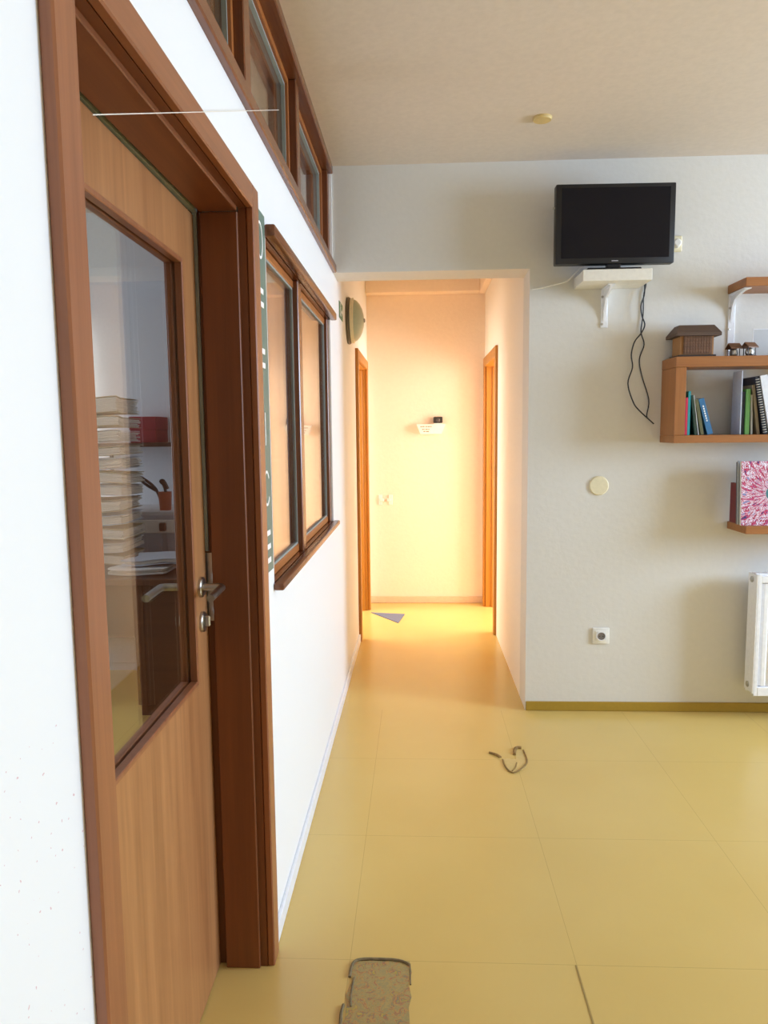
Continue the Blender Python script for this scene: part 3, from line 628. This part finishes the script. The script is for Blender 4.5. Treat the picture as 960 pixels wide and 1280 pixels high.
# carved wooden hut
hz = ST+.0003
t = thing('wooden_hut', (1.31, 3.6, ST), 'carved brown wooden hut box standing on the left end of the bookshelf', 'ornament')
m_hut = wood('hut_timber', (100, 68, 46), (128, 90, 62), 'X', .6, 50, 3); m_roof = wood('hut_roof', (74, 54, 42), (98, 74, 56), 'X', .7, 60, 3); m_base = flat('hut_base', (52, 40, 36), .6)
make('base', MB().box(1.226, 1.400, 3.556, 3.684, hz, hz+.012, .002), m_base, t)
make('wall', MB().box(1.236, 1.390, 3.566, 3.674, hz+.012, hz+.110), wood('hut_wall', (150, 104, 58), (176, 128, 78), 'Z', .6, 50, 3), t)
q = MB(); q.box(1.250, 1.382, 3.5615, 3.5655, hz+.016, hz+.104)
for i in range(10):
    for j in range(6): q.box(1.2535+i*.0127, 1.2635+i*.0127, 3.5595, 3.5616, hz+.0195+j*.0138, hz+.0305+j*.0138, .001)
make('lattice_panel', q, m_hut, t)
q = MB(); z0, z1, z2 = hz+.098, hz+.112, hz+.152
q._add([(1.212, 3.535, z0), (1.414, 3.535, z0), (1.414, 3.70, z0), (1.212, 3.70, z0), (1.212, 3.535, z1), (1.414, 3.535, z1), (1.414, 3.70, z1), (1.212, 3.70, z1), (1.236, 3.585, z2), (1.398, 3.585, z2), (1.398, 3.655, z2), (1.236, 3.655, z2)],
       [(3, 2, 1, 0), (0, 1, 5, 4), (1, 2, 6, 5), (2, 3, 7, 6), (3, 0, 4, 7), (4, 5, 9, 8), (5, 6, 10, 9), (6, 7, 11, 10), (7, 4, 8, 11), (8, 9, 10, 11)])
make('roof', q, m_roof, t, smooth=False)
# two tiny hut ornaments
for i, (hx, hy, rz, lb) in enumerate([(1.500, 3.605, .12, 'tiny roofed silver-bodied ornament, left of a pair on the bookshelf'), (1.560, 3.575, .3, 'tiny roofed silver-bodied ornament, right of a pair beside the clear stand')]):
    t = thing('hut_ornament', (hx, hy, ST), lb, 'ornament', 'tiny hut ornaments'); t.rotation_euler = (0, 0, rz)
    make('foot', MB().box(-.026, .026, -.02, .02, .0003, .006, .001), m_base, t, local=True)
    make('barrel', MB().lathe([(.012, .006), (.018, .012), (.020, .022), (.017, .034), (.012, .038)], (0, 0, 0), n=20), m_steel, t, local=True)
    for sx_ in (-.022, .019):
        for sy_ in (-.016, .013): make('post', MB().box(sx_, sx_+.003, sy_, sy_+.003, .006, .044), m_base, t, local=True)
    q = MB(); q.prism([(-.028, -.027, .040), (-.028, 0, .062), (-.028, .027, .040), (-.028, .027, .045), (-.028, 0, .068), (-.028, -.027, .045)], (.056, 0, 0)); make('roof', q, m_hut, t, local=True)
t = thing('sign_holder', (1.70, 3.62, ST), 'clear acrylic stand on the bookshelf at the right frame edge', 'stand')
make('panel', MB().box(1.592, 1.85, 3.61, 3.613, ST+.004, ST+.130), m_acr, t); make('foot', MB().box(1.592, 1.85, 3.58, 3.66, ST+.0003, ST+.0038), m_acr, t)
q = MB(); q.box(1.589, 1.8505, 3.6095, 3.6135, ST+.1302, ST+.133); q.box(1.589, 1.5918, 3.6095, 3.6135, ST+.004, ST+.1302); make('rim', q, m_enamel, t)

# ------------------------------------------------------------------ painting on the ledge
def strokes():
    m, nt, b = newmat('brushstroke_canvas')
    tc = N(nt, 'ShaderNodeTexCoord'); sx = N(nt, 'ShaderNodeSeparateXYZ'); nt.links.new(tc.outputs['Object'], sx.inputs[0])
    def mth(op, a, b_=None):
        n = N(nt, 'ShaderNodeMath', operation=op)
        for i, v in enumerate((a, b_)):
            if v is None: continue
            if isinstance(v, (int, float)): n.inputs[i].default_value = v
            else: nt.links.new(v, n.inputs[i])
        return n.outputs[0]
    dz = mth('SUBTRACT', sx.outputs['Z'], .152); x = sx.outputs['X']
    an = mth('ARCTAN2', dz, x); r = mth('SQRT', mth('ADD', mth('MULTIPLY', x, x), mth('MULTIPLY', dz, dz)))
    # swirl a little and stretch noise along the radius
    a2 = mth('ADD', mth('MULTIPLY', an, 11.), mth('MULTIPLY', r, 12.))
    cb = N(nt, 'ShaderNodeCombineXYZ'); nt.links.new(a2, cb.inputs[0]); nt.links.new(mth('MULTIPLY', r, 26.), cb.inputs[1])
    n1 = N(nt, 'ShaderNodeTexNoise', Scale=1., Detail=2.); nt.links.new(cb.outputs[0], n1.inputs['Vector'])
    rp = N(nt, 'ShaderNodeValToRGB'); rp.color_ramp.interpolation = 'CONSTANT'; el = rp.color_ramp.elements
    cols = [(0, (62, 48, 104)), (.35, (206, 70, 120)), (.41, (168, 18, 62)), (.47, (226, 222, 240)), (.515, (176, 20, 66)), (.56, (236, 232, 246)), (.61, (196, 40, 84)), (.655, (120, 140, 190))]
    el[0].position = 0; el[0].color = lin(cols[0][1]); el[1].position = cols[1][0]; el[1].color = lin(cols[1][1])
    for p_, c_ in cols[2:]:
        e_ = el.new(p_); e_.color = lin(c_)
    nt.links.new(n1.outputs['Fac'], rp.inputs[0])
    disc = mth('LESS_THAN', r, .036)
    mx = N(nt, 'ShaderNodeMix', data_type='RGBA'); mx.inputs[7].default_value = lin((62, 118, 122))
    nt.links.new(disc, mx.inputs[0]); nt.links.new(rp.outputs[0], mx.inputs[6]); nt.links.new(mx.outputs[2], b.inputs['Base Color'])
    b.inputs['Roughness'].default_value = .6; return m
def board(name, x0, x1, y, h, th, mat, label, cat, tilt=-4., face=None, group=None):
    root = thing(name, ((x0+x1)/2, y, .9905), label, cat, group); root.rotation_euler = (math.radians(tilt), 0, 0)
    w = (x1-x0)/2; make('panel', MB().box(-w, w, 0, th, 0, h, .001), mat, root, local=True)
    if face: make('painted_face', MB().box(-w, w, -.0015, -.0002, 0, h), face, root, local=True)
    return root
GB = 'boards leaning on the ledge'
board('painting', 1.535, 1.835, 3.530, .305, .014, m_whitel, 'square painting of crimson and white strokes around a teal disc', 'painting', face=strokes())
board('canvas_board', 1.533, 1.82, 3.564, .307, .008, flat('grey_board', (176, 180, 186), .6), 'thin grey board right behind the crimson painting', 'board', group=GB)
board('canvas_board', 1.534, 1.82, 3.578, .300, .008, flat('dark_board', (86, 88, 92), .6), 'dark board behind the grey board on the ledge', 'board', group=GB)
board('canvas_board', 1.540, 1.80, 3.594, .298, .006, flat('stone_board', (150, 146, 138), .6), 'stone grey board rearmost on the ledge', 'board', group=GB)
book('book', 1.5465, 3.618, .9905, .012, .195, .07, 0, flat('oxblood_cover', (112, 26, 36), .5), 'dark red book upright at the left end of the ledge', 'books on the ledge')

# ------------------------------------------------------------------ radiator
t = thing('radiator', (2.0, YB-.08, .14), 'white panel radiator on the right of the back wall', 'radiator')
RX0, RX1, RY0, RY1, RZ0, RZ1 = 1.632, 2.55, 3.545, 3.640, .142, .752
make('side_panel', MB().box(RX0, RX0+.006, RY0+.004, RY1, RZ0+.012, RZ1-.006, .002), m_enamel, t)
q = MB(); q.box(RX0+.0065, RX1, RY0+.0225, RY0+.034, RZ0, RZ1-.012, .002)
for i in range(16):
    x = RX0+.03+i*.055; q.prism([(x, RY0+.0225, RZ0+.05), (x+.012, RY0+.0085, RZ0+.05), (x+.028, RY0+.0085, RZ0+.05), (x+.040, RY0+.0225, RZ0+.05)], (0, 0, RZ1-RZ0-.10))
make('front_panel', q, m_enamel, t, smooth=False)
fr = MB(); fr.box(RX0+.0065, RX0+.024, RY0+.004, RY0+.022, RZ0, RZ1-.006, .002); fr.box(RX0+.0245, RX1, RY0+.004, RY0+.022, RZ1-.045, RZ1-.0125, .002); fr.box(RX0+.0245, RX1, RY0+.004, RY0+.022, RZ0, RZ0+.045, .002)
make('frame', fr, m_enamel, t)
q = MB(); q.box(RX0+.0065, RX1, RY1-.012, RY1, RZ0, RZ1-.012); make('rear_panel', q, m_enamel, t)
q = MB()
for i in range(60): q.box(RX0+.012+i*.0148, RX0+.020+i*.0148, RY0+.036, RY1-.013, RZ1-.012, RZ1-.005)
q.box(RX0+.0065, RX1, RY0+.028, RY0+.0355, RZ1-.0118, RZ1-.003); make('top_grille', q, m_enamel, t)
for z in (RZ0+.045, RZ1-.035):
    q = MB(); q.lathe([(.015, 0), (.015, .004), (.010, .007), (.0, .007)], (RX0, (RY0+RY1)/2+.008, z), (-1, 0, 0), 18); make('plug', q, m_steel, t)
for x in (1.75, 2.4): make('wall_bracket', MB().box(x, x+.03, RY1+.0005, YB, .25, .65, .003), m_enamel, t)

# ------------------------------------------------------------------ worn places on the floor
def blob(cx, cy, pts, seed, jit):
    rnd = random.Random(seed); out = []
    for i in range(len(pts)):
        a, b_ = Vector(pts[i]), Vector(pts[(i+1) % len(pts)])
        for k in range(6):
            p_ = a.lerp(b_, k/6); out.append((p_.x+rnd.uniform(-jit, jit), p_.y+rnd.uniform(-jit, jit)))
    return out
def mottled():
    m, nt, b = newmat('mottled_underlay'); tc = N(nt, 'ShaderNodeTexCoord'); no = N(nt, 'ShaderNodeTexNoise', Scale=42., Detail=4., Distortion=1.5)
    nt.links.new(tc.outputs['Object'], no.inputs['Vector']); r = N(nt, 'ShaderNodeValToRGB'); el = r.color_ramp.elements
    el[0].position = .30; el[0].color = lin((150, 130, 76)); el[1].position = .72; el[1].color = lin((186, 156, 84))
    for p_, c_ in ((.40, (176, 152, 92)), (.47, (150, 140, 96)), (.53, (186, 150, 84)), (.58, (168, 110, 74)), (.61, (128, 130, 104)), (.66, (178, 152, 60))):
        e_ = el.new(p_); e_.color = lin(c_)
    nt.links.new(no.outputs['Fac'], r.inputs[0]); nt.links.new(r.outputs[0], b.inputs['Base Color']); b.inputs['Roughness'].default_value = .7; return m
t = thing('floor_patch', (-.11, 1.75, 0), 'mottled dark-edged worn patch on the floor nearest the camera', 'patch')
o1 = blob(0, 0, [(-.195, 1.62), (-.028, 1.62), (-.028, 1.866), (-.185, 1.866)], 1, .005)
make('underlay', MB().prism([(x, y, .0004) for x, y in o1], (0, 0, .0012)), mottled(), t)
m_edge = flat('dirty_edge', (120, 106, 76), .8, var=.3)
q = MB(); q.tube([(-.030, 1.85, .002), (-.06, 1.866, .0025), (-.12, 1.869, .003), (-.165, 1.866, .003), (-.186, 1.85, .003), (-.19, 1.80, .003)], .0042, 6, 4)
q.tube([(-.178, 1.80, .002), (-.181, 1.74, .002), (-.178, 1.70, .0022)], .0028, 6, 4); q.tube([(-.197, 1.705, .0025), (-.2, 1.68, .003), (-.198, 1.64, .0025)], .004, 6, 4); q.tube([(-.029, 1.85, .0015), (-.027, 1.78, .0015)], .0018, 6, 3)
make('rim', q, m_edge, t)
t = thing('floor_tear', (.40, 3.08, 0), 'small torn brown-edged hole in the floor before the corridor opening', 'patch')
o2 = blob(0, 0, [(.375, 3.02), (.40, 2.99), (.462, 3.05), (.470, 3.22), (.435, 3.225), (.425, 3.13), (.37, 3.13)], 3, .004)
make('underlay', MB().prism([(x, y, .0004) for x, y in o2], (0, 0, .001)), flat('pale_underlay', (210, 184, 120), .7), t)
q = MB(); q.tube([(.368, 3.12, .002), (.370, 3.06, .003), (.385, 3.005, .003), (.41, 3.0, .003), (.455, 3.06, .003), (.474, 3.12, .002), (.473, 3.22, .0025)], .0035, 6, 4)
q.tube([(.425, 3.17, .003), (.44, 3.235, .004), (.466, 3.24, .004)], .008, 6, 3); q.tube([(.315, 3.19, .002), (.345, 3.165, .004), (.36, 3.14, .003)], .006, 6, 3); q.tube([(.425, 3.09, .002), (.412, 3.04, .002), (.395, 3.01, .002)], .003, 6, 3)
make('rim', q, flat('torn_edge', (146, 116, 66), .8, var=.25), t)
tag(make('seam_gap', MB().box(.4205, .4245, 1.60, 1.866, .0002, .0012), flat('seam_dirt', (160, 134, 76), .8)), 'dark open seam in the floor at the bottom of the view', 'seam')
